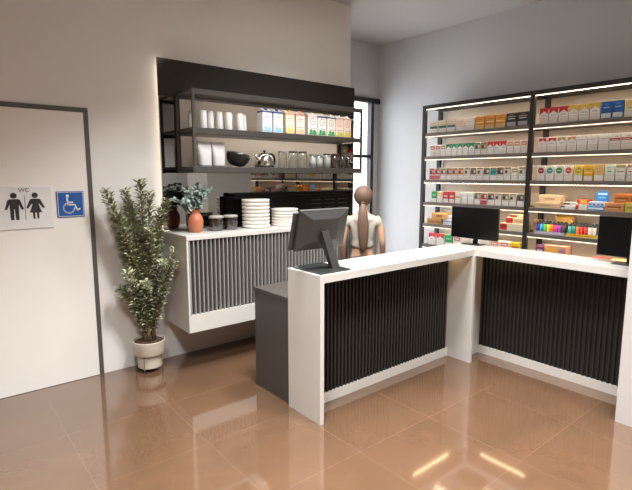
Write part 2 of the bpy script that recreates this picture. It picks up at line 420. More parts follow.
# lower staff desk
dk = thing('staff_desk', 'low charcoal desk behind the white bar counter', 'desk', (0,0,0))
MB().box(2.04, 4.72, BYR+.001, 3.305, .0, .81, bev=.002).build('desk_body', DESKM, dk)
MB().prism([(2.036,BYR+.001),(BXR+.001,BYR+.001),(BXR+.001,1.15),(4.73,1.15),(4.73,3.31),(2.036,3.31)], 'z', .811, .84).build('desk_top', DESKM, dk)
MB().box(BXR+.001, 4.72, 1.15, BYR, 0, .81).build('desk_return', DESKM, dk)

# ------------------------------------------------------------------ monitors
pos = thing('point_of_sale_monitor', 'dark grey monitor seen from behind, leaning on the near counter end', 'monitor', (2.19, 2.62, ZT))
MB().box(-.145, .14, -.165, .165, 0, .012, bev=.004).build('base_plate', BASEM, pos)
f = MB(); f.add([(.035,-.085,.012),(.105,-.085,.012),(.105,-.045,.012),(.035,-.045,.012),(-.06,-.075,.285),(.0,-.075,.285),(.0,-.02,.285),(-.06,-.02,.285)],
      [(0,3,2,1),(4,5,6,7),(0,1,5,4),(1,2,6,5),(2,3,7,6),(3,0,4,7)]); f.build('stand_arm', MONG, pos)
tilt = Matrix.Translation((.0,.0,.15)) @ Matrix.Rotation(math.radians(14), 4, 'X')
f = MB(); f.box(-.245, .205, .0, .022, 0, .300, bev=.006)
f.add([(-.235,0,.01),(.195,0,.01),(.195,0,.29),(-.235,0,.29),(-.14,-.022,.07),(.10,-.022,.07),(.10,-.022,.235),(-.14,-.022,.235)],
      [(4,5,6,7),(0,1,5,4),(1,2,6,5),(2,3,7,6),(3,0,4,7)])
f.xf(tilt).build('housing', MONG, pos)
MB().box(-.235, .195, .0222, .0245, .012, .288).xf(tilt).build('screen', SCREEN, pos)
f = MB(); f.box(-.275, -.165, .026, .045, .0, .275, bev=.005).xf(tilt).build('side_display', MONG, pos)

def cust_monitor(label, loc, w, h, z0):
    t = thing('customer_monitor', label, 'monitor', loc, group='black monitors on the right counter')
    MB().box(0, .03, -w/2, w/2, z0, z0+h, bev=.004).build('housing', BLACK, t)
    MB().box(-.002, -.0002, -w/2+.006, w/2-.006, z0+.006, z0+h-.006).build('screen', SCREEN, t)
    f = MB(); f.box(-.05, .07, -.10, .10, 0, .008, bev=.003).build('stand_foot', BLACK, t)
    f = MB(); f.tube([(.045,0,.008),(.05,0,.10),(.03,0,z0+.12)], [.024,.024,.02], n=10).build('stand_neck', BLACK, t)
    return t
cust_monitor('black monitor standing at the inside corner of the counter', (4.145, 2.635, ZT), .515, .31, .056)
cust_monitor('black monitor beside the white pillar at the right edge', (4.10, 1.27, ZT), .455, .31, .053)

# ------------------------------------------------------------------ wall rack over the mirror
RX0, RX1, RY0, RY1 = 1.832, 3.875, 3.92, YM-.003
rack = thing('wall_rack', 'grey metal open rack hanging over the worktop', 'rack', (0,0,0))
tb = .024
for (x, y) in ((RX0, RY0), (RX1-tb, RY0), (RX0, RY1-tb), (RX1-tb, RY1-tb)):
    MB().box(x, x+tb, y, y+tb, 1.772, 2.49, bev=.002).build('post', RACKM, rack)
for z0, z1, nm in ((2.442, 2.49, 'top_board'), (2.112, 2.165, 'shelf_board'), (1.775, 1.829, 'shelf_board')):
    MB().box(RX0+.001, RX1-.001, RY0+.002, RY0+.02, z0, z1, bev=.003).box(RX0+.002, RX1-.002, RY0+.0205, RY1-.001, z1-.022, z1-.0005).box(RX0+.001, RX1-.001, RY1-.02, RY1-.0015, z0, z1-.022).build(nm, RACKM, rack)
MB().box(RX0+.04, RX1-.08, RY1-.014, RY1-.002, 1.829, 2.442).build('back_panel', BEIGER, rack)
for z, dy in ((2.468, .038), (2.143, .15)):
    MB().box(RX0+.27, RX1-.05, RY0+dy, RY0+dy+.02, z-.009, z-.0005).build('led_strip', LEDR, rack)

# items on the rack ---------------------------------------------------------
Z1, Z2 = 2.1655, 1.8295
cup0 = None
cups = [(1.925,4.13),(1.985,4.03),(2.068,4.06),(2.155,4.05),(2.24,4.03),(2.297,4.11),(2.358,4.03),(2.425,4.08)]
for i, (x, y) in enumerate(cups):
    lb = 'white paper cup, %s from the left on the top rack shelf' % ORD[i]
    if cup0 is None:
        cup0 = thing('paper_cup', lb, 'cup', (x, y, Z1), group='white paper cups on the top rack shelf')
        MB().lathe([(.0,.0),(.033,.0),(.034,.004),(.028,.16),(.0,.163)], 20).build('cup_wall', PAPER, cup0)
        MB().lathe([(.033,.0005),(.0355,.003),(.0355,.008),(.0332,.010)], 20).build('rolled_rim', PAPER, cup0)
    else: copy_thing(cup0, (x, y, Z1), lb)
def packet(loc, label):
    t = thing('coffee_packet', label, 'packet', loc, group='tall white packets on the lower rack shelf')
    f = MB(); n = 16
    secs = [(.0,.056,.042),(.02,.061,.045),(.045,.058,.043),(.06,.062,.044),(.085,.059,.042),(.10,.063,.042),(.15,.065,.032),(.19,.066,.014),(.212,.066,.004),(.222,.066,.004)]
    vs = []; fs = []
    for z, a, b in secs:
        for k in range(n):
            th = 2*PI*k/n; c, s_ = math.cos(th), math.sin(th)
            e = .55
            vs.append((a*math.copysign(abs(c)**e, c), b*math.copysign(abs(s_)**e, s_), z))
    for i in range(len(secs)-1):
        for k in range(n): fs.append([i*n+k, i*n+(k+1)%n, (i+1)*n+(k+1)%n, (i+1)*n+k])
    fs.append(list(range(n))[::-1]); fs.append([(len(secs)-1)*n+k for k in range(n)])
    f.add(vs, fs, 0, True); f.build('pouch', PACKET, t)
    MB().box(-.066, .066, -.0055, .0055, .205, .224).build('top_seal', PACKET, t)
packet((1.985, 4.03, Z2), 'tall white packet beside the rack post on the lower shelf')
packet((2.122, 4.03, Z2), 'tall white packet next to the black bowl')
bowl = MB().lathe([(0,.0),(.045,.0),(.075,.012),(.1,.045),(.115,.085),(.118,.112),(.114,.113),(.109,.085),(.098,.05),(.065,.02),(0,.012)], 28)
bo = bowl.xf(Matrix.Rotation(math.radians(13), 4, 'Y')).build('serving_bowl', mat('black_bowl', (26,25,24), .3, var=.3, scale=40), None, (2.312, 4.03, Z2+.012)); tag(bo, 'black bowl on the lower rack shelf', 'bowl')
ket = thing('kettle', 'chrome kettle with black handle on the lower rack shelf', 'kettle', (2.635, 4.04, Z2))
MB().lathe([(0,0),(.098,0),(.1,.01),(.097,.018),(0,.018)], 28).build('base', BLACK, ket)
MB().lathe([(.093,.018),(.095,.03),(.09,.07),(.075,.105),(.052,.125),(.03,.13),(0,.13)], 28).build('body', CHROME, ket)
MB().lathe([(.046,.128),(.04,.137),(.02,.141),(.008,.143),(.010,.152),(.016,.158),(.012,.166),(0,.168)], 20).build('lid', BLACK, ket)
MB().tube([(.045,-.0,.128),(.085,0,.132),(.112,0,.115),(.122,0,.075),(.117,0,.035),(.095,0,.022)], [.009,.011,.012,.012,.011,.009], n=10).build('handle', BLACK, ket)
MB().tube([(-.07,0,.085),(-.095,0,.105),(-.112,0,.122)], [.022,.016,.011], n=10).build('spout', CHROME, ket)

# drink cartons
def carton(x, w, d, h, top, body, art, label, low=None):
    t = thing('drink_carton', label, 'carton', (x, 3.985, Z1), group='drink cartons on the top rack shelf')
    f = MB(); f.box(-w/2, w/2, 0, d, 0, h, 0, bev=.002)
    f.box(-w/2-.0008, w/2+.0008, -.0008, d+.0008, h*.93, h+.0008, 1)               # coloured shoulder
    f.box(-w/2+.006, w/2-.006, -.0016, 0, h*.05, h*.13, 3 if low else 2)          # printed foot
    if not low: f.box(-w/2+.018, w/2-.018, -.0016, 0, h*.74, h*.76, 4); f.box(-w/2+.024, w/2-.024, -.0016, 0, h*.66, h*.675, 4)
    f.box(-w/2+.012, w/2-.012, -.0016, 0, h*.34, h*.36, 4)
    if low:
        disc(f, 0, h*.70, w*.33, -.0014, 0, mi=2); disc(f, 0, h*.70, w*.26, -.0018, 0, mi=0); f.box(-w*.2, w*.2, -.0022, 0, h*.685, h*.715, 2)
    disc(f, -w*.18, h*.22, w*.17, -.0022, 0, n=9, mi=3 if low else 2); disc(f, w*.2, h*.18, w*.2, -.0022, 0, n=9, mi=3 if low else 2)
    f.build('box', [pm(body), pm(top), pm(art), pm(low or art), pm((120,112,108))], t)
    g = MB(); g.add([(-w/2,0,h),(w/2,0,h),(w/2,d,h),(-w/2,d,h),(-w/2,d/2-.003,h+.026),(w/2,d/2-.003,h+.026),(w/2,d/2+.003,h+.026),(-w/2,d/2+.003,h+.026)],
        [(0,1,5,4),(2,3,7,6),(0,4,7,3),(1,2,6,5),(4,5,6,7)]); gt = g.build('gable_top', pm((206,206,208)), t)
    MB().lathe([(.016,h+.004),(.016,h+.03),(0,h+.03)], 16, (0,d*.25,0)).build('cap', pm(top if low is None else (225,225,225)), gt)
W8 = (228,230,232)
carton(2.64,.108,.10,.205,(48,82,150),W8,(150,190,222),'blue-topped white milk carton at the left end of the cartons')
carton(2.768,.108,.10,.205,(58,88,152),W8,(140,182,216),'blue-topped milk carton right of the leftmost carton')
carton(2.915,.108,.10,.205,(226,176,116),(236,222,196),(226,196,110),'pale yellow carton right of the two blue-topped cartons')
carton(3.046,.108,.10,.205,(224,160,130),(234,216,204),(226,190,150),'peach carton right of the pale yellow carton')
GB = (190,126,110)
carton(3.205,.116,.10,.205,(222,218,214),(232,228,222),GB,'first of two white cartons with full green leaf print, nearest the peach carton',(60,150,84))
carton(3.335,.116,.10,.205,(64,84,120),(232,228,222),GB,'second white carton with green leaf print, dark blue top',(60,150,84))
carton(3.465,.110,.10,.205,(60,90,112),(230,226,218),(176,140,120),'white carton with green leaf print in the middle of the round-logo cartons',(84,160,92))
carton(3.588,.104,.10,.205,(214,176,150),(234,216,200),(214,130,92),'peach-topped carton with yellow print, second from the right end',(206,200,70))
carton(3.705,.104,.10,.205,(214,172,144),(234,216,200),(214,126,92),'peach-topped carton with yellow print at the right end',(222,206,80))

# jars and bottles
def jar(x, y, r, h, glass, lid, label, fill=None, slim=False, name='glass_jar', z=Z2, grp='glass jars on the lower rack shelf', cat='jar', wire=False):
    t = thing(name, label, cat, (x, y, z), group=grp)
    if slim: prof = [(0,0),(r,0),(r*1.02,.01),(r,h*.62),(r*.5,h*.78),(r*.45,h*.93)]
    else: prof = [(0,0),(r*.96,0),(r,.008),(r,h*.82),(r*.85,h*.88),(r*.85,h*.93)]
    MB().lathe(prof, 20).build('body', glass, t)
    lr = r*.55 if slim else r*.92
    if lid: MB().lathe([(0,h*.9),(lr,h*.9),(lr,h*.985),(lr*.9,h),(0,h)], 20).build('lid', lid, t)
    if fill: MB().lathe([(0,.004),(r*.9,.004),(r*.92,h*.76),(0,h*.78)], 18).build('contents', fill, t)
    if wire:
        f = MB()
        for k in range(12):
            a = 2*PI*k/12; f.tube([(r*1.02*math.cos(a), r*1.02*math.sin(a), .003), (r*1.02*math.cos(a), r*1.02*math.sin(a), h*.86)], .0022, n=5)
        for zz in (.02, h*.3, h*.58, h*.84): f.tube([(r*1.03*math.cos(2*PI*k/20), r*1.03*math.sin(2*PI*k/20), zz) for k in range(21)], .0025, n=5)
        f.build('wire_sleeve', WIRED, t)
    return t
jar(2.868,4.06,.046,.172,GLASS,PAPER,'clear glass jar nearest the kettle')
jar(3.005,4.06,.052,.172,GLASS,LIDG,'grey-lidded clear jar, second from the kettle')
jar(3.128,4.06,.052,.172,GLASS,LIDG,'grey-lidded clear jar left of the white-filled bottles')
jar(3.262,4.06,.042,.148,GLASS,PAPER,'white-filled jar with pale lid, left of a similar one',SALT)
jar(3.352,4.06,.044,.148,GLASS,PAPER,'white-filled jar with pale lid, right of a similar one',SALT)
jar(3.466,4.06,.045,.158,GLASS,LIDG,'white-filled jar with a dark grey lid',SALT)
jar(3.582,4.06,.05,.16,GLASSG,WIRED,'brown wire-wrapped jar on the lower rack shelf',None,wire=True)
jar(3.705,4.06,.03,.16,GLASSG,LIDG,'slim grey bottle beside the brown wire-wrapped jar',None,True,name='glass_bottle',cat='bottle')
jar(3.785,4.06,.03,.16,GLASSG,LIDG,'slim grey bottle at the right end of the rack',None,True,name='glass_bottle',cat='bottle')

# ------------------------------------------------------------------ worktop items
ZW = CZT+.0005
vs_ = thing('terracotta_vase', 'terracotta vase on the left end of the worktop', 'vase', (1.878, 4.03, ZW))
MB().lathe([(0,0),(.052,0),(.06,.01),(.072,.06),(.074,.11),(.066,.148),(.05,.17),(.046,.18)], 28).build('body', TERRA, vs_)
MB().lathe([(.046,.18),(.045,.2),(.05,.212),(.055,.216),(.054,.221),(.046,.219),(.041,.2),(.043,.17),(.053,.15),(.053,.12),(0,.11)], 28).build('neck', TERRA, vs_)
eu = thing('eucalyptus_bunch', 'pale green eucalyptus branches in the terracotta vase', 'branches', (1.878, 4.03, ZW))
vs_.scale = eu.scale = (.93, .93, .93)
stem = MB(); leaf = MB()
def roundleaf(mb, p, d, n, r, mi):
    d = Vector(d).normalized(); n = Vector(n); n = (n-d*n.dot(d)).normalized(); s_ = d.cross(n)
    vs = [p]; K = 8
    for k in range(K):
        a = PI*2*(k+.5)/K
        vs.append(Vector(p)+d*(r-r*math.cos(a)*1.0)+s_*(r*.92*math.sin(a))+n*(r*.25*math.cos(a*2)))
    mb.add([Vector(p)+d*r]+vs[1:], [(0,1+k,1+(k+1)%K) for k in range(K)], mi, True)
for i in range(22):
    a = 2*PI*i/22+random.uniform(-.2,.2); sp = random.uniform(.06,.235); hh = random.uniform(.17,.31)
    top = Vector((sp*math.cos(a)*1.05, sp*math.sin(a)*.70, .21+hh*(1-.45*sp/.235)))
    p0 = Vector((.012*math.cos(a), .012*math.sin(a), .125)); mid = Vector((top.x*.35, top.y*.35, .21+(top.z-.21)*.5))
    P = [p0*(1-t)**2+mid*2*t*(1-t)+top*t*t for t in [k/6 for k in range(7)]]
    stem.tube(P, [.003,.003,.0028,.0026,.0022,.0018,.0012], n=5)
    for k in range(9):
        t = .38+.62*k/8; p = p0*(1-t)**2+mid*2*t*(1-t)+top*t*t
        for q in (0,1):
            th = random.uniform(0,2*PI); d = Vector((math.cos(th), math.sin(th), random.uniform(-.1,.7)))
            roundleaf(leaf, p, d, (random.uniform(-.5,.5), random.uniform(-.9,-.1), random.uniform(.2,1)), random.uniform(.016,.022)*(1.15-.3*t), random.choice((0,0,1)))
stem.build('stems', STEM, eu); leaf.build('leaves', [EUC1, EUC2], eu)
def canister(x, y, label):
    t = thing('glass_canister', label, 'canister', (x, y, ZW), group='grey glass canisters on the worktop')
    MB().lathe([(0,0),(.06,0),(.066,.01),(.068,.055),(.066,.098),(.06,.116)], 24).build('body', GLASSG, t)
    MB().lathe([(0,.003),(.058,.004),(.062,.03),(.062,.088),(0,.09)], 20).build('contents', mat('grey_contents', (120,116,106), .8, var=.25, scale=60), t)
    MB().lathe([(.06,.116),(.069,.117),(.07,.13),(.062,.138),(0,.14)], 24).build('lid', mat('pale_grey_lid', (150,147,138), .4), t)
canister(2.085, 4.03, 'grey glass canister beside the terracotta vase')
canister(2.235, 4.03, 'grey glass canister beside the tall plate stack')
pl0 = None
def plates(x, y, n, pitch, r, where, grp):
    src = thing('plate', 'x', 'plate', (x, y, ZW), group=grp)
    MB().lathe([(0,0),(r*.86,0),(r*.93,.003),(r*.975,pitch*.3),(r,pitch*.6),(r,pitch*.94),(r*.985,pitch*.985),(r*.93,pitch*.9),(r*.84,.009),(0,.008)], 36).build('dish', CHINA, src)
    for i in range(n):
        lb = ('bottom white plate of the %s' if i == 0 else 'top white plate of the %s' if i == n-1 else ORD[i]+' white plate from the bottom of the %s') % where
        if i == 0: src['label'] = lb
        else: copy_thing(src, (x+random.uniform(-.002,.002), y, ZW+i*pitch), lb)
plates(2.515, 4.025, 8, .0350, .138, 'taller plate stack', 'plates in the taller stack')
plates(2.865, 4.025, 6, .0290, .140, 'lower plate stack', 'plates in the lower stack')
MBLK = mat('machine_black', (9, 9, 9), 0.3, var=0.1, spec=0.15)
em = thing('coffee_machine', 'long black coffee machine against the mirror', 'coffee machine', (0,0,ZW))
MB().box(2.31, 3.98, 4.185, YM-.004, .0, .30, bev=.004).build('body', MBLK, em)
MB().box(2.36, 3.98, 4.175, YM-.004, .301, .335, bev=.004).build('hood', MBLK, em)
for cx in (3.42, 3.62, 3.82):
    f = MB()
    for k in range(3): f.box(cx-.07, cx+.07, 4.181, 4.1848, .235-k*.045, .24-k*.045)
    f.build('control_strip', mat('dim_grey_print', (58,57,55), .4), em)
    g = MB().lathe([(.034,0),(.034,.03),(.028,.034),(0,.034)], 16, (cx, 4.145, .07)); g = g.build('brew_head', MBLK, em); MB().tube([(cx,4.145,.08),(cx,4.04,.072)], .011, n=8).build('handle', MBLK, g)

# ------------------------------------------------------------------ potted plant on wire stand
PX, PY = 1.455, 4.175
pt = thing('potted_plant', 'tall bushy green plant in a cream ceramic pot beside the door', 'potted plant', (PX, PY, 0))
f = MB(); f.lathe([(0,.035),(.1,.035),(.106,.041)], 36); f.lathe([(.106,.041),(.108,.161)], 36); f.lathe([(.108,.161),(.134,.162)], 36); f.lathe([(.134,.162),(.136,.166),(.142,.28)], 36); f.lathe([(.142,.28),(.14,.284),(.133,.283)], 36); f.lathe([(.133,.283),(.131,.25),(0,.25)], 36); f.build('pot', POTM, pt)
MB().lathe([(0,.272),(.06,.273),(.131,.266)], 24).build('soil', SOIL, pt)
stem = MB(); leaf = MB()
def leafq(mb, p, d, n, L, w, mi):
    d = Vector(d).normalized(); n = Vector(n); n = (n-d*n.dot(d))
    if n.length < 1e-3: n = Vector((0,0,1))
    n.normalize(); s_ = d.cross(n)
    p = Vector(p); a = p+d*L*.5; e = p+d*L-n*L*.12
    mb.add([p, a+s_*w+n*w*.5, e, a-s_*w+n*w*.5, a], [(0,4,1),(1,4,2),(0,3,4),(4,3,2)], mi, True)
tips = [(-.315,-.04,1.63),(-.235,-.07,1.44),(-.15,-.03,1.63),(-.03,-.06,1.71),(-.10,.05,1.52),(.065,.0,1.60),(.13,-.08,1.46),(.215,-.03,1.54),(.02,-.12,1.30),(.10,.04,1.25),(.165,-.33,1.12),(-.18,.06,1.22),(-.20,-.1,.95),(.12,-.13,1.0),(-.05,.08,1.15),(-.24,-.02,.80),(.12,-.03,.82),(-.06,-.15,.85),(.08,-.12,.70),(-.12,-.05,.68)]
for i, tp in enumerate(tips):
    tp = Vector(tp); a = random.uniform(0, 2*PI); p0 = Vector((.045*math.cos(a), .045*math.sin(a), .255))
    mid = Vector((tp.x*.28, tp.y*.3, .25+(tp.z-.25)*.55))
    Q = lambda t: p0*(1-t)**2+mid*2*t*(1-t)+tp*t*t
    stem.tube([Q(k/8) for k in range(9)], [.0085*(1-k/8)+.0018 for k in range(9)], n=6)
    L0 = (tp.z-.25); nn = int(150*L0)
    for k in range(nn):
        t = .22+.78*(k/nn)**.9; p = Q(t); ax = (Q(min(1,t+.02))-Q(t-.02)).normalized()
        for q in range(2):
            th = k*2.4+q*PI+random.uniform(-.4,.4)
            u = ax.cross(Vector((0,0.3,1))).normalized() if ax.length else Vector((1,0,0)); w = ax.cross(u)
            out = u*math.cos(th)+w*math.sin(th)
            d = out*random.uniform(.7,1.1)+ax*random.uniform(.35,1.0)
            pp = p+out*random.uniform(0,.028)
            if pp.y+PY > YW-.05 or (pp.x+PX > 1.60 and pp.y+PY > 3.74 and pp.z < 1.30): continue
            leafq(leaf, pp, d, ax*.6+Vector((random.uniform(-.4,.4), random.uniform(-.6,.1), .5)), random.uniform(.036,.058), random.uniform(.0095,.014), random.choice((0,0,0,1,1,2)))
stem.build('stems', STEM, pt); leaf.build('foliage', [LEAF1, LEAF2, LEAF3], pt)
st = thing('plant_stand', 'thin wire stand holding the cream plant pot', 'plant stand', (PX, PY, 0))
for k in range(4):
    a = PI/4+k*PI/2; MB().tube([(.117*math.cos(a), .117*math.sin(a), 0), (.117*math.cos(a), .117*math.sin(a), .16)], .0035, n=6).build('leg', WIRE, st)
MB().tube([(.117*math.cos(2*PI*k/32), .117*math.sin(2*PI*k/32), .1575) for k in range(33)], .003, n=6).build('ring', WIRE, st)
MB().tube([(.114*math.cos(PI/4), .114*math.sin(PI/4), .031),(-.114*math.cos(PI/4), -.114*math.sin(PI/4), .031)], .003, n=6).tube([(.114*math.cos(PI/4), -.114*math.sin(PI/4), .031),(-.114*math.cos(PI/4), .114*math.sin(PI/4), .031)], .003, n=6).build('cross_bar', WIRE, st)

# ------------------------------------------------------------------ cigarette shelving along the right wall
SX0, SX1 = 5.20, 5.585
SYL, SYM, SYN, SYE = 4.115, 2.655, 1.19, -.27
pw = .052
sh = thing('display_shelving', 'tall dark metal shelving with lit shelf edges along the right wall', 'shelving', (0,0,0))
for y in (SYL, SYM, SYN, SYE):
    MB().box(SX0, SX0+.045, y-pw/2, y+pw/2, 0, 2.66, bev=.002).build('front_post', POSTM, sh)
    MB().box(SX1-.045, SX1-.006, y-pw/2, y+pw/2, 0, 2.66).build('back_post', POSTM, sh)
boards = [2.30, 2.0, 1.695, 1.398, 1.113, .831, .55, .27, .06]
for a, b in ((SYL,SYM),(SYM,SYN),(SYN,SYE)):
    y0, y1 = b+pw/2, a-pw/2
    MB().box(SX1-.005, SX1+.005, y0-pw/2, y1-.03 if a == SYL else y1+pw/2, 0.02, 2.655).build('back_panel', BEIGE, sh)
    bo_ = [MB().box(SX0, SX1-.006, y0, y1, 2.612, 2.66).build('top_board', POSTM, sh)]
    for i, z in enumerate(boards):
        bo_.append(MB().box(SX0+.003, SX1-.006, y0, y1, z-.042, z, bev=.002).build('shelf_board', SHELFM, sh))
    for z, ob_ in zip([2.612]+[z-.042 for z in boards[:6]], bo_):
        MB().box(SX0+.004, SX0+.012, y0+.004, y1-.004, z-.008, z-.0005, 0).box(SX0+.0125, SX0+.048, y0+.004, y1-.004, z-.003, z-.0005, 1).build('led_strip', [LED, LEDFILL], ob_)  # inner strip is an added emitter, hidden from view, brightening the shelf

# packs -------------------------------------------------------------------
Wc = (232,228,222); Gy = (206,200,193); DK = (70,62,58); TX = (120,110,104)
def pack_mesh(des, w, h, d=.045):
    """front faces -X; y runs -w..0, z 0..h; base material 0"""
    f = MB(); mats = []
    def mi(c):
        m = pm(c)
        if m not in mats: mats.append(m)
        return mats.index(m)
    def R(u0, u1, v0, v1, c, lift=1):
        f.box(-.0007*lift, .001, -w*u1, -w*u0, h*v0, h*v1, mi(c))
    def poly(pts, c, lift=1):
        f.prism([(-w*u, h*v) for u, v in pts], 'x', -.0007*lift, .001, mi(c))
    def circ(r, v, c, lift=2): poly([(.5+r*math.cos(2*PI*k/14), v+r*w/h*math.sin(2*PI*k/14)) for k in range(14)], c, lift)
    def body(c): f.box(0, d, -w, 0, 0, h, mi(c), bev=.0015)
    def foot(): R(.03,.97,.03,.36,(222,217,210)); R(.03,.97,.36,.375,(150,140,134)); R(.15,.85,.17,.2,Gy,2)
    C = {'red':(190,40,44),'green':(34,138,96),'yellow':(222,190,70),'orange':(214,120,60),'tan':(196,156,106)}
    if des.endswith('chevron'):
        c = C[des[:-7]]; body(Wc); poly([(0.02,.985),(.98,.985),(.98,.60),(.5,.80),(.02,.60)], c); R(.2,.8,.50,.53,TX); foot()
        f.box(-.0004, d+.0004, -w-.0004, .0004, h*.9, h+.0004, mi(c))
    elif des.endswith('roof'):
        c = C[des[:-4]]; body(Wc); poly([(.08,.96),(.92,.96),(.92,.68),(.5,.84),(.08,.68)], c); R(.22,.78,.56,.585,TX); foot()
    elif des.endswith('logo'):
        c = {'red':(176,58,58),'olive':(150,142,90),'orange':(214,140,96),'yellow':(224,186,60),'pink':(206,120,112)}[des[:-4]]
        body((226,218,206)); R(.1,.9,.6,.9,c); R(.25,.75,.70,.78,Wc,2); foot()
    elif des.endswith('band'):
        c = {'red':(180,52,52),'orange':(222,110,60)}[des[:-4]]; body(Wc); R(.02,.98,.56,.72,c); R(.15,.85,.62,.65,Wc,2); R(.45,.8,.8,.83,TX); foot()
    elif des.startswith('circle'):
        c = {'red':(160,50,62),'teal':(60,150,150),'green':(56,140,76),'coral':(206,88,76),'yellow':(188,160,30)}[des[6:]]
        body((234,230,222) if des != 'circleyellow' else (228,206,90)); circ(.39,.67,c); R(.3,.7,.65,.69,Wc,3); foot()
    elif des.startswith('photo'):
        c = {'red':(190,62,70),'brown':(150,104,80),'orange':(206,124,84),'pale':(206,196,178),'dark':(92,84,80),'green':(140,146,108)}[des[5:]]
        body((216,208,196)); R(.02,.98,.86,.985,(122,112,80)); R(.02,.98,.45,.86,c); R(.12,.5,.52,.76,DK,2); R(.55,.85,.6,.8,(216,200,180),2)
        foot()
        if des == 'photored': R(.02,.98,.05,.36,(200,66,76),2)
    elif des.startswith('belt'):
        c = (40,96,78) if des == 'beltgreen' else (74,96,110); body((214,200,176)); R(.02,.98,.36,.56,c); R(.1,.9,.62,.66,(176,150,96)); R(.2,.8,.78,.82,(176,160,120)); R(.03,.97,.03,.34,(222,217,210))
    elif des in ('gold','gold2'):
        body((206,138,50) if des == 'gold' else (226,178,50)); R(.06,.94,.48,.56,(238,206,130)); R(.25,.75,.72,.76,(150,92,30)); R(.03,.97,.03,.3,(206,176,130) if des == 'gold' else (222,217,210))
    elif des in ('peach','peach2'):
        body((228,206,182) if des == 'peach' else (226,184,116)); R(.1,.9,.74,.80,(214,168,130)); R(.2,.8,.55,.58,(196,140,110)); foot()
    elif des == 'black':
        body((48,44,44)); R(.1,.9,.70,.74,(206,190,160)); R(.15,.85,.55,.6,(222,214,206)); R(.06,.94,.05,.34,(168,160,172)); R(.3,.7,.84,.88,(150,130,90))
    elif des == 'blue':
        body((30,92,168)); R(.04,.96,.05,.33,(206,218,228)); R(.04,.96,.34,.40,(24,66,130)); R(.2,.8,.62,.68,(150,190,226)); R(.3,.7,.82,.85,(120,170,214))
    elif des == 'yellowpale': body((232,220,176)); R(.05,.95,.62,.95,(226,204,120)); R(.2,.8,.5,.53,TX); foot()
    elif des == 'teal': body((222,216,206)); R(.02,.98,.86,.985,(122,112,80)); R(.02,.98,.4,.86,(56,142,138)); R(.2,.8,.55,.7,(40,100,104),2); foot()
    elif des == 'green': body((40,150,78)); R(.15,.85,.6,.75,(120,200,140)); foot()
    elif des == 'red': body((194,48,46)); R(.15,.85,.55,.66,(232,200,190)); foot()
    elif des == 'yellow': body((226,190,40)); R(.15,.85,.55,.7,(180,60,40)); foot()
    elif des == 'mint': body((214,226,208)); R(.3,.7,.55,.62,(120,170,130)); R(.2,.8,.8,.83,(150,180,150)); foot()
    elif des in ('olivetop','pinktop'): body(Wc); R(.02,.98,.82,.985,(166,168,112) if des == 'olivetop' else (222,160,140)); R(.12,.88,.55,.6,TX if des == 'olivetop' else (206,90,100)); foot()
    elif des == 'creambrown': body((228,218,198)); R(.1,.9,.5,.62,(170,120,80)); foot()
    elif des == 'cream': body((230,222,210)); R(.15,.85,.66,.7,(196,176,160)); foot()
    else: body((232,229,224)); R(.15,.85,.7,.73,(150,146,142)); R(.25,.75,.58,.6,(186,180,176)); foot()
    return f, mats
DESC = {'redchevron':'red-topped white','greenchevron':'green-topped white','yellowchevron':'yellow-topped white','redroof':'white pack with a red roof mark','tanroof':'white pack with a tan roof mark',
 'redlogo':'cream and red','olivelogo':'cream and olive','orangelogo':'white and orange','yellowlogo':'white and yellow','pinklogo':'white and pink','redband':'white with a red band','orangeband':'white with an orange band',
 'circlered':'white with a dark red disc','circleteal':'white with a teal disc','circlegreen':'white with a green disc','circlecoral':'white with a coral disc','circleyellow':'yellow with a darker disc',
 'photored':'red picture','photobrown':'brown picture','photoorange':'orange picture','photopale':'pale picture','photodark':'dark picture','photogreen':'grey-green picture','beltgreen':'beige with green belt','beltslate':'beige with slate belt',
 'gold':'gold','gold2':'golden yellow','peach':'pale peach','peach2':'peach','black':'black','blue':'blue and white','yellowpale':'pale yellow','teal':'teal','green':'bright green','red':'red','yellow':'yellow',
 'mint':'pale mint','olivetop':'white with olive top','pinktop':'white with pink top','creambrown':'cream and brown','cream':'cream','whiteline':'plain white'}
def short(des):
    d = DESC[des]
    return d if 'pack ' in d else d.replace(' with', ' cigarette pack with', 1) if ' with' in d else d+' cigarette pack'
_pc = {}
def packrow(y0, y1, z, h, designs, where, group, wf=.9, jitter=.0):
    n = len(designs); pitch = (y0-y1)/n
    for i, des in enumerate(designs):
        if des is None: continue
        w = pitch*wf
        key = (des, round(w,3), round(h,3))
        if key not in _pc:
            f, ms = pack_mesh(des, w, h); _pc[key] = f.mesh('cigarette_pack', ms)
        o = bpy.data.objects.new('cigarette_pack', _pc[key]); COL.objects.link(o)
        o.location = (SX0+.03+random.uniform(0,jitter), y0-i*pitch, z+.0004)
        tag(o, '%s, %s from left, %s' % (short(des), ORD[i], where), 'cigarette pack', group)
L = '%s shelf, left bay'; R_ = '%s shelf, right bay'
packrow(4.035, 2.695, boards[0], .152, ['beltgreen','beltgreen','beltslate','peach','cream','gold','gold','gold','black','black'], L % 'top', 'packs on the top shelf, left bay')
packrow(4.02, 2.69, boards[1], .145, ['redlogo','redlogo','olivelogo']+['greenchevron']*5+['photogreen','photogreen']+['redchevron']*3+['orangelogo']*3, L % 'second', 'packs on the second shelf, left bay')
packrow(4.02, 2.69, boards[2], .15, ['photored','photored','photobrown','photobrown','photoorange','photoorange','photopale','photodark','photopale','photodark','teal','photodark','photopale','olivelogo','photopale'], L % 'third', 'packs on the third shelf, left bay')
packrow(3.975, 2.69, boards[3], .145, ['green','yellowlogo','red','red','creambrown','whiteline','whiteline','photogreen','photored','photodark','photopale','photogreen','photopale','photodark'], L % 'fourth', 'packs on the fourth shelf, left bay')
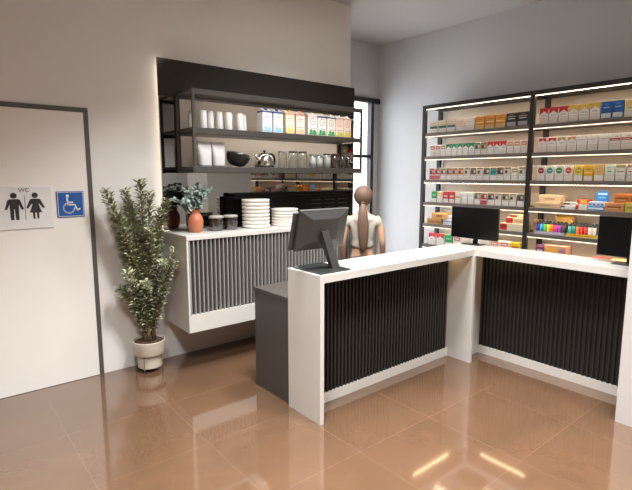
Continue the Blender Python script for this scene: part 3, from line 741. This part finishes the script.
packrow(4.0, 2.70, boards[5], .15, ['redchevron','redchevron','green','pinklogo','cream','whiteline','cream','orangelogo','pinklogo','yellow'], L % 'lowest visible', 'packs behind the corner monitor')
packrow(2.58, 1.56, boards[0], .165, ['redchevron']*3+['yellowchevron']*3+['blue','blue','yellowpale','yellowpale'], R_ % 'top', 'packs on the top shelf, right bay')
packrow(2.575, 1.565, boards[1], .155, ['redroof','redroof','tanroof','tanroof','whiteline','whiteline','whiteline','redband','redband','orangeband'], R_ % 'second', 'packs on the second shelf, right bay')
packrow(2.57, 1.60, boards[2], .16, ['circlered','circleteal','circlegreen','circlecoral','circleyellow','gold2','peach2','mint','olivetop','pinktop'], R_ % 'third', 'packs on the third shelf, right bay', wf=.87)
# third bay, seen only as a reflection in the wall mirror
packrow(1.12, -.2, boards[2], .15, ['photored','photopale','photodark','redchevron','photobrown','photodark','red','photopale','red','photodark','photopale','photored'], 'bay reflected in the mirror', 'packs seen only in the mirror')

# cartons and boxes on the lower shelves
def pbox(name, label, cat, x, y0, y1, z, h, d, rgb, marks, group=None, rz=0, lid=None):
    """box with front facing -X; marks = (u0,u1,v0,v1,colour)"""
    w = abs(y0-y1); f = MB(); mats = [pm(rgb)]
    f.box(0, d, -w, 0, 0, h, 0, bev=.002)
    for u0,u1,v0,v1,c in marks:
        m = pm(c)
        if m not in mats: mats.append(m)
        f.box(-.0012, .001, -w*u1, -w*u0, h*v0, h*v1, mats.index(m))
    if lid:
        m = pm(lid)
        if m not in mats: mats.append(m)
        f.box(-.001, d+.001, -w-.001, .001, h*.8, h+.001, mats.index(m))
    o = f.build(name, mats, None, (x, max(y0,y1), z+.0005), rz)
    return tag(o, label, cat, group)
XB = SX0+.03; B4, B5, B6 = boards[4], boards[5], boards[3]
g = 'boxes left of the corner monitor'
pbox('cigar_box','lower tan cigar box at the left end of the fifth shelf','box',XB,4.035,3.81,B4,.068,.16,(190,140,78),[(.08,.92,.2,.55,(150,98,48))],g)
pbox('cigar_box','upper tan cigar box stacked at the left end of the fifth shelf','box',XB+.01,3.97,3.73,B4+.069,.075,.14,(200,150,86),[(.3,.7,.25,.7,(150,96,40))],g)
pbox('tobacco_box','pale blue-white box beside the tan cigar boxes','box',XB+.015,3.79,3.64,B4,.065,.14,(206,210,220),[(.1,.9,.5,.8,(150,160,186))],g)
pbox('tobacco_box','pale box lying on the pale blue-white box','box',XB+.02,3.725,3.645,B4+.066,.06,.12,(222,218,214),[(.1,.9,.2,.5,(170,176,196))],g)
g = 'red and cream cartons right of the corner monitor'
rm = [(0,.3,.08,.92,(194,46,44)),(.05,.26,.4,.6,(230,180,170))]
pbox('cigarette_carton','bottom red and cream carton of the pile beside the bay post','carton',XB,2.97,2.69,B4,.084,.15,(222,206,176),rm,g)
pbox('cigarette_carton','middle red and cream carton of the pile beside the bay post','carton',XB+.01,2.905,2.69,B4+.085,.07,.14,(218,192,150),[(0,.38,.05,.95,(190,42,42)),(.5,.9,.3,.6,(200,160,100))],g)
pbox('cigarette_carton','top dark red carton of the pile beside the bay post','carton',XB+.02,2.865,2.69,B4+.156,.034,.12,(210,184,140),[(0,.5,.1,.9,(150,40,40))],g)
g = 'wooden cigar boxes'
pbox('wooden_cigar_box','lower pale wooden cigar box in the right bay','box',XB,2.575,2.315,B6,.055,.16,(214,186,148),[(.3,.7,.4,.55,(170,130,90))],g)
pbox('wooden_cigar_box','upper pale wooden cigar box, set back on the lower one','box',XB+.03,2.55,2.315,B6+.056,.085,.13,(218,192,156),[(.3,.75,.45,.58,(164,120,80))],g)
pbox('tobacco_box','white and black flat box, lowest of its small pile','box',XB,2.29,2.15,B6,.035,.14,(226,222,218),[(0,.3,.55,.95,(60,52,50))],'flat boxes in the right bay')
pbox('tobacco_box','white and black flat box on top of its small pile','box',XB+.012,2.27,2.13,B6+.036,.034,.13,(224,218,212),[(0,.45,.4,.9,(52,46,44))],'flat boxes in the right bay')
pbox('tobacco_box','white box with red end right of the flat boxes','box',XB,2.135,2.03,B6,.055,.14,(226,220,210),[(0,.22,.05,.95,(200,60,44))],'flat boxes in the right bay')
pbox('tobacco_box','red and yellow box behind the white box with red end','box',XB+.02,2.14,2.035,B6+.056,.05,.12,(214,72,48),[(.3,.95,.2,.9,(226,190,90))],'flat boxes in the right bay')
# blue display box with domed card
bd = thing('display_box', 'blue and white counter display box with a domed back card', 'display box', (XB, 2.025, B6+.0005))
f = MB(); f.box(0,.12,-.155,0,0,.045,0,bev=.002); f.box(-.001,.001,-.147,-.008,.012,.032,1); f.build('tray', [pm((40,132,196)), pm((226,234,240))], bd)
f = MB()
for k in range(4): f.box(.005+.0,.11,-.039-k*.037,-.006-k*.037,.046,.088,0,bev=.002); f.box(.004,.006,-.033-k*.037,-.012-k*.037,.052,.07,1)
f.build('packet_row', [pm((226,232,240)), pm((70,120,190))], bd)
pts = [(-.152,.045),(-.03,.045),(-.03,.16)]+[(-.091+.061*math.cos(a), .16+.045*math.sin(a)) for a in [PI*k/10 for k in range(1,10)]]+[(-.152,.16)]
f = MB(); f.prism(pts,'x',.112,.118,0); f.prism([(-.135,.155),(-.047,.155),(-.047,.175),(-.135,.175)],'x',.1105,.113,1); f.prism([(-.125,.12),(-.055,.12),(-.055,.135),(-.125,.135)],'x',.1105,.113,2)
f.build('back_card', [pm((36,110,180)), pm((150,200,230)), pm((96,160,212))], bd)
g = 'orange and yellow cartons in the right bay'
ob = [(.12,.85,.45,.58,(120,56,24)),(.2,.7,.3,.36,(236,200,160))]
pbox('cigarette_carton','lower orange carton right of the blue display box','carton',XB,1.865,1.695,B6,.085,.15,(206,140,84),ob,g)
pbox('cigarette_carton','upper dark orange carton stacked on the lower orange one','carton',XB+.01,1.79,1.645,B6+.086,.088,.14,(190,112,46),ob,g)
pbox('cigarette_carton','yellow-green carton right of the orange cartons','carton',XB,1.685,1.56,B6,.09,.15,(206,200,96),[(.1,.9,.4,.6,(160,150,60))],g)
pbox('cigarette_carton','yellow carton on top of the yellow-green carton','carton',XB+.01,1.635,1.52,B6+.091,.085,.14,(230,190,60),[(.1,.9,.3,.5,(170,120,40))],g)
# lighter displays
def lighters(y, cols, traycol, lab, frontcols, d=.10):
    w = .0395*len(cols)+.012
    f = MB(); f.box(0,d,-w,0,0,.008,0); f.box(0,.004,-w,0,.008,.03,0); f.box(d-.004,d,-w,0,.008,.05,0); f.box(.004,d-.004,-w,-w+.004,.008,.03,0); f.box(.004,d-.004,-.004,0,.008,.03,0)
    f.box(-.001,.001,-w*.9,-w*.1,.012,.02,1)
    tag(f.build('lighter_tray', [pm(traycol), pm(frontcols)], None, (XB, y, B4+.0005)), lab+' tray holding a row of lighters', 'display tray')
    for i, (nm, c) in enumerate(cols):
        if c is None: continue
        m = MB(); m.lathe([(0,0),(.0165,0),(.0178,.004),(.0178,.098),(0,.0985)], 12, mi=0); m.lathe([(.0165,.0985),(.0165,.118),(.011,.123),(0,.123)], 12, mi=1)
        tag(m.build('lighter', [pm(c), BLACK], None, (XB+.026, y-.0255-i*.0395, B4+.0092)), '%s lighter, %s from the left in the %s tray' % (nm, ORD[i], lab), 'lighter', 'lighters in the %s tray' % lab)
    for i in range(len(cols)):
        m = MB(); m.lathe([(0,0),(.0165,0),(.0178,.004),(.0178,.112),(0,.1125)], 12, mi=0); m.lathe([(.0165,.1125),(.0165,.13),(.011,.135),(0,.135)], 12, mi=0)
        tag(m.build('lighter', [BLACK], None, (XB+.072, y-.0255-i*.0395, B4+.0092)), 'black lighter in the back row of the %s tray' % lab, 'lighter', 'black lighters in the back row of the %s tray' % lab)
lighters(2.56, [('navy blue',(40,50,150)),('sky blue',(50,150,214)),('green',(60,180,80)),('yellow',(226,214,40)),('orange',(232,120,40)),('magenta',(206,50,150)),('purple',(166,60,170)),('dark grey',(56,52,56))], (178,168,190), 'lavender grey', (206,200,214))
lighters(2.215, [('teal',(50,176,184)),('dark green',(40,140,110)),('orange',(222,104,50)),('red',(210,48,40)),('scarlet',(200,40,36)),('white',(226,222,214)),('pale grey',(190,186,178))], (228,188,60), 'yellow', (180,120,30))
po = thing('tobacco_pouch', 'golden tobacco pouch behind the rainbow lighters', 'pouch', (XB+.19, 2.42, B4+.0005))
f = MB(); n = 14; secs = [(0,.10,.035),(.03,.105,.04),(.1,.105,.035),(.17,.1,.02),(.205,.1,.004)]
vv = []; ff = []
for z, a, b in secs:
    for k in range(n):
        th = 2*PI*k/n; c, s_ = math.cos(th), math.sin(th); vv.append((b*math.copysign(abs(c)**.6,c), -.1+a*math.copysign(abs(s_)**.6,s_), z))
for i in range(len(secs)-1):
    for k in range(n): ff.append([i*n+k, i*n+(k+1)%n, (i+1)*n+(k+1)%n, (i+1)*n+k])
ff += [list(range(n))[::-1], [(len(secs)-1)*n+k for k in range(n)]]
f.add(vv, ff, 0, True).build('pouch_body', pm((196,150,60)), po)
MB().box(-.042,-.036,-.17,-.03,.06,.12).build('printed_panel', pm((120,84,40)), po)
pbox('tobacco_box','tan box standing beside the bay post left of the lighters','box',XB+.10,2.62,2.575,B4,.14,.12,(176,134,86),[(.1,.9,.5,.8,(130,90,56))])
pbox('tobacco_box','small purple and pink box on the lowest shelf of the right bay','box',XB,2.53,2.44,B5,.155,.10,(96,56,104),[(.15,.85,.4,.7,(206,170,190)),(.1,.9,.85,.95,(190,110,110))],None)
pbox('tobacco_box','orange box with pink edge beside the small purple box','box',XB,2.435,2.20,B5,.165,.12,(206,150,120),[(.06,.6,.15,.85,(226,170,70)),(.66,.95,.2,.8,(170,120,140))],None)
pbox('tobacco_box','row-end red and cream flat box below the right monitor','box',XB,1.95,1.80,B5,.09,.12,(206,90,84),[(.2,.8,.3,.7,(232,220,200))],None)
pbox('tobacco_box','yellow flat box below the right monitor','box',XB,1.78,1.60,B5,.09,.12,(222,196,120),[(.2,.8,.3,.7,(180,130,70))],None)
for i, (y, w, hh, c, nm) in enumerate([(1.12,.2,.14,(40,36,36),'black'),(.88,.12,.10,(170,60,50),'red'),(.72,.2,.12,(50,70,130),'blue'),(.48,.22,.08,(180,80,60),'rust'),(.22,.2,.12,(196,160,90),'tan'),(-.02,.16,.1,(150,60,60),'dark red')]):
    pbox('tobacco_box','%s box reflected at the far left of the mirror' % nm,'box',XB,y,y-w,B6,hh,.14,c,[(.2,.8,.4,.7,(200,180,160))],'boxes seen only in the mirror')

# ------------------------------------------------------------------ person
def skin(name, verts, edges, root, m, parent=None, sub=2):
    """verts: (pos, rx, ry) grown into one skinned surface"""
    me = bpy.data.meshes.new(name+'_sk'); me.from_pydata([v[0] for v in verts], edges, [])
    o = bpy.data.objects.new(name+'_sk', me); COL.objects.link(o)
    md = o.modifiers.new('s', 'SKIN'); md.use_smooth_shade = True; md.branch_smoothing = 0.5
    for i, v in enumerate(verts):
        sv = me.skin_vertices[0].data[i]; sv.radius = (v[1], v[2]); sv.use_root = (i == root)
    ss = o.modifiers.new('u', 'SUBSURF'); ss.levels = sub; ss.render_levels = sub
    bpy.context.view_layer.update()
    out = bpy.data.meshes.new_from_object(o.evaluated_get(bpy.context.evaluated_depsgraph_get()))
    bpy.data.objects.remove(o); out.materials.clear(); out.materials.append(m)
    for p in out.polygons: p.use_smooth = True
    r = bpy.data.objects.new(name, out); COL.objects.link(r)
    if parent: r.parent = parent
    return r
V = []; Ed = []
def jv(p, rx, ry=None, link=None):
    V.append((p, rx, ry if ry else rx)); i = len(V)-1
    if link is not None: Ed.append((link, i))
    return i
pel = jv((0,0,.90), .145, .10)
wa = jv((0,.005,1.03), .118, .085, pel); ch = jv((0,.005,1.17), .132, .092, wa); uc = jv((0,-.005,1.28), .125, .085, ch)
nb = jv((0,-.01,1.365), .055, .055, uc); nk = jv((0,0,1.42), .047, .047, nb)
h1 = jv((0,.018,1.47), .066, .072, nk); h2 = jv((0,.018,1.53), .082, .088, h1); h3 = jv((0,.012,1.585), .072, .08, h2)
for s_ in (-1, 1):
    sd = jv((s_*.14,-.005,1.292), .052, .050, uc)
    ua = jv((s_*.182,-.01,1.22), .047, .045, sd); el = jv((s_*.207,-.02,1.05), .036, .036, ua)
    fa = jv((s_*.212,.03,.95), .034, .033, el); wr = jv((s_*.205,.085,.845), .024, .022, fa)
    pa = jv((s_*.202,.105,.79), .022, .032, wr)
    for k, (dy, L) in enumerate(((-.024,.062),(-.008,.074),(.008,.07),(.024,.055))):
        k1 = jv((s_*.20,.115+dy,.755), .0095, .0095, pa); k2 = jv((s_*.195,.122+dy,.755-L*.5), .0085, .0085, k1); jv((s_*.186,.128+dy*.9,.755-L), .0075, .0075, k2)
    t1 = jv((s_*.19,.142,.79), .0105, .0105, pa); jv((s_*.18,.158,.752), .009, .009, t1)
    hp = jv((s_*.082,0,.83), .085, .088, pel); kn = jv((s_*.09,.012,.47), .055, .058, hp); cf = jv((s_*.09,-.008,.33), .05, .053, kn)
    an = jv((s_*.092,-.02,.085), .034, .036, cf); hl = jv((s_*.092,-.03,.04), .035, .03, an); jv((s_*.10,.10,.028), .036, .022, hl)
PRX, PRY = 3.53, 3.552
per = thing('person', 'person seen from behind in a cream t-shirt with a long brown ponytail', 'person', (PRX, PRY, .007), -math.radians(44.9))
body = skin('body', V, Ed, pel, SKIN, per)
f = MB()
for s_ in (-1, 1): f.sphere((s_*.033,.097,1.535), .012, mi=0); f.sphere((s_*.033,.1065,1.535), .006, mi=1)
f.build('eyes', [EYEW, INK], per)
MB().tube([(0,.095,1.545),(0,.112,1.515),(0,.117,1.497),(0,.1,1.488)], [.006,.01,.013,.008], n=8).build('nose', SKIN, per)
MB().sphere((0,.092,1.462), .022, sc=(1,.4,.3)).build('mouth', LIP, per)
f = MB()
for s_ in (-1, 1): f.sphere((s_*.085,.0,1.515), .028, sc=(.35,.7,1))
f.build('ears', SKIN, per)
# hair cap: ellipsoid with the face side cut away
f = MB(); nu, nv = 32, 20; vv = []; ff = []
for j in range(nv+1):
    ph = PI*j/nv
    for i in range(nu):
        th = 2*PI*i/nu; d = Vector((math.sin(ph)*math.cos(th), math.sin(ph)*math.sin(th), math.cos(ph)))
        vv.append((d.x*.1, .002+d.y*.107, 1.535+d.z*.108))
for j in range(nv):
    for i in range(nu):
        q = [j*nu+i, j*nu+(i+1)%nu, (j+1)*nu+(i+1)%nu, (j+1)*nu+i]
        c = sum((Vector(vv[k]) for k in q), Vector())/4
        if c.y > .055 and c.z < 1.60: continue
        if c.y > .0 and c.z < 1.50: continue
        ff.append(q)
f.add(vv, ff, 0, True).build('hair', HAIR, per)
MB().tube([(0,-.085,1.462),(0,-.118,1.456),(0,-.142,1.43),(0,-.152,1.36),(.002,-.150,1.27),(.004,-.145,1.17),(.006,-.14,1.08),(.008,-.135,1.0),(.009,-.130,.955)], [.022,.02,.027,.046,.057,.054,.046,.034,.008], n=14, sq=.55).build('ponytail', HAIR, per)
MB().tube([(0,-.105,1.459),(0,-.128,1.447)], .0255, n=12).build('hair_tie', mat('hair_tie', (92,66,58), .7), per)
# t-shirt
V = []; Ed = []
a0 = jv((0,.003,.962), .138, .105); a1 = jv((0,.005,1.04), .13, .099, a0); a2 = jv((0,.005,1.17), .143, .105, a1); a3 = jv((0,-.005,1.28), .142, .104, a2); a4 = jv((0,-.01,1.358), .088, .076, a3)
for s_ in (-1, 1):
    b1 = jv((s_*.138,-.005,1.298), .069, .069, a3); b2 = jv((s_*.188,-.011,1.20), .060, .058, b1)
skin('t_shirt', V, Ed, a2, SHIRT, per)
V = []; Ed = []
a0 = jv((0,0,.885), .158, .118); jv((0,.003,.952), .138, .104, a0)
for s_ in (-1, 1):
    h_ = jv((s_*.084,0,.80), .094, .098, a0); k_ = jv((s_*.091,.012,.47), .066, .069, h_); jv((s_*.093,-.018,.09), .056, .058, k_)
skin('trousers', V, Ed, a0, PANTS, per)
for s_ in (-1, 1):
    f = MB(); n = 14; vv = []; ff = []
    secs = [(-.075,.022,.05),(-.055,.036,.07),(0,.04,.075),(.06,.043,.058),(.115,.04,.045),(.145,.02,.03)]
    for y, w, hh in secs:
        for k in range(n):
            th = 2*PI*k/n; vv.append((s_*.097+w*math.cos(th), y, max(-.006, -.006+hh/2+hh/2*math.sin(th))))
    for i in range(len(secs)-1):
        for k in range(n): ff.append([i*n+k, i*n+(k+1)%n, (i+1)*n+(k+1)%n, (i+1)*n+k])
    ff += [list(range(n))[::-1], [(len(secs)-1)*n+k for k in range(n)]]
    f.add(vv, ff, 0, True).build('shoe', SHOE, per)

# ------------------------------------------------------------------ world, camera
wd = bpy.data.worlds.new('daylight'); SC.world = wd; wd.use_nodes = True
wd.node_tree.nodes['Background'].inputs[0].default_value = (0.92, 0.95, 1.0, 1)
wd.node_tree.nodes['Background'].inputs[1].default_value = 5.0

cam = bpy.data.cameras.new('camera'); co = bpy.data.objects.new('camera', cam); COL.objects.link(co); SC.camera = co
cam.sensor_fit = 'HORIZONTAL'; cam.sensor_width = 36; cam.lens = 36*477/632; cam.shift_y = -3.5/632; cam.clip_start = .02
co.location = (0, 0, 1.75)
yaw = math.radians(50.8); pit = math.atan(66/477)
d = Vector((math.cos(yaw)*math.cos(pit), math.sin(yaw)*math.cos(pit), -math.sin(pit)))
co.rotation_euler = d.to_track_quat('-Z', 'Y').to_euler()

vs = SC.view_settings
SC.display_settings.display_device = 'sRGB'
vs.view_transform = 'Standard'; vs.look = 'None'; vs.gamma = 1; vs.use_curve_mapping = False
vs.exposure = 1.0
SC.cycles.use_denoising = True
SC.cycles.max_bounces = 10
SC.cycles.transparent_max_bounces = 16
SC.cycles.sample_clamp_indirect = 4.0
SC.cycles.caustics_reflective = False; SC.cycles.caustics_refractive = False
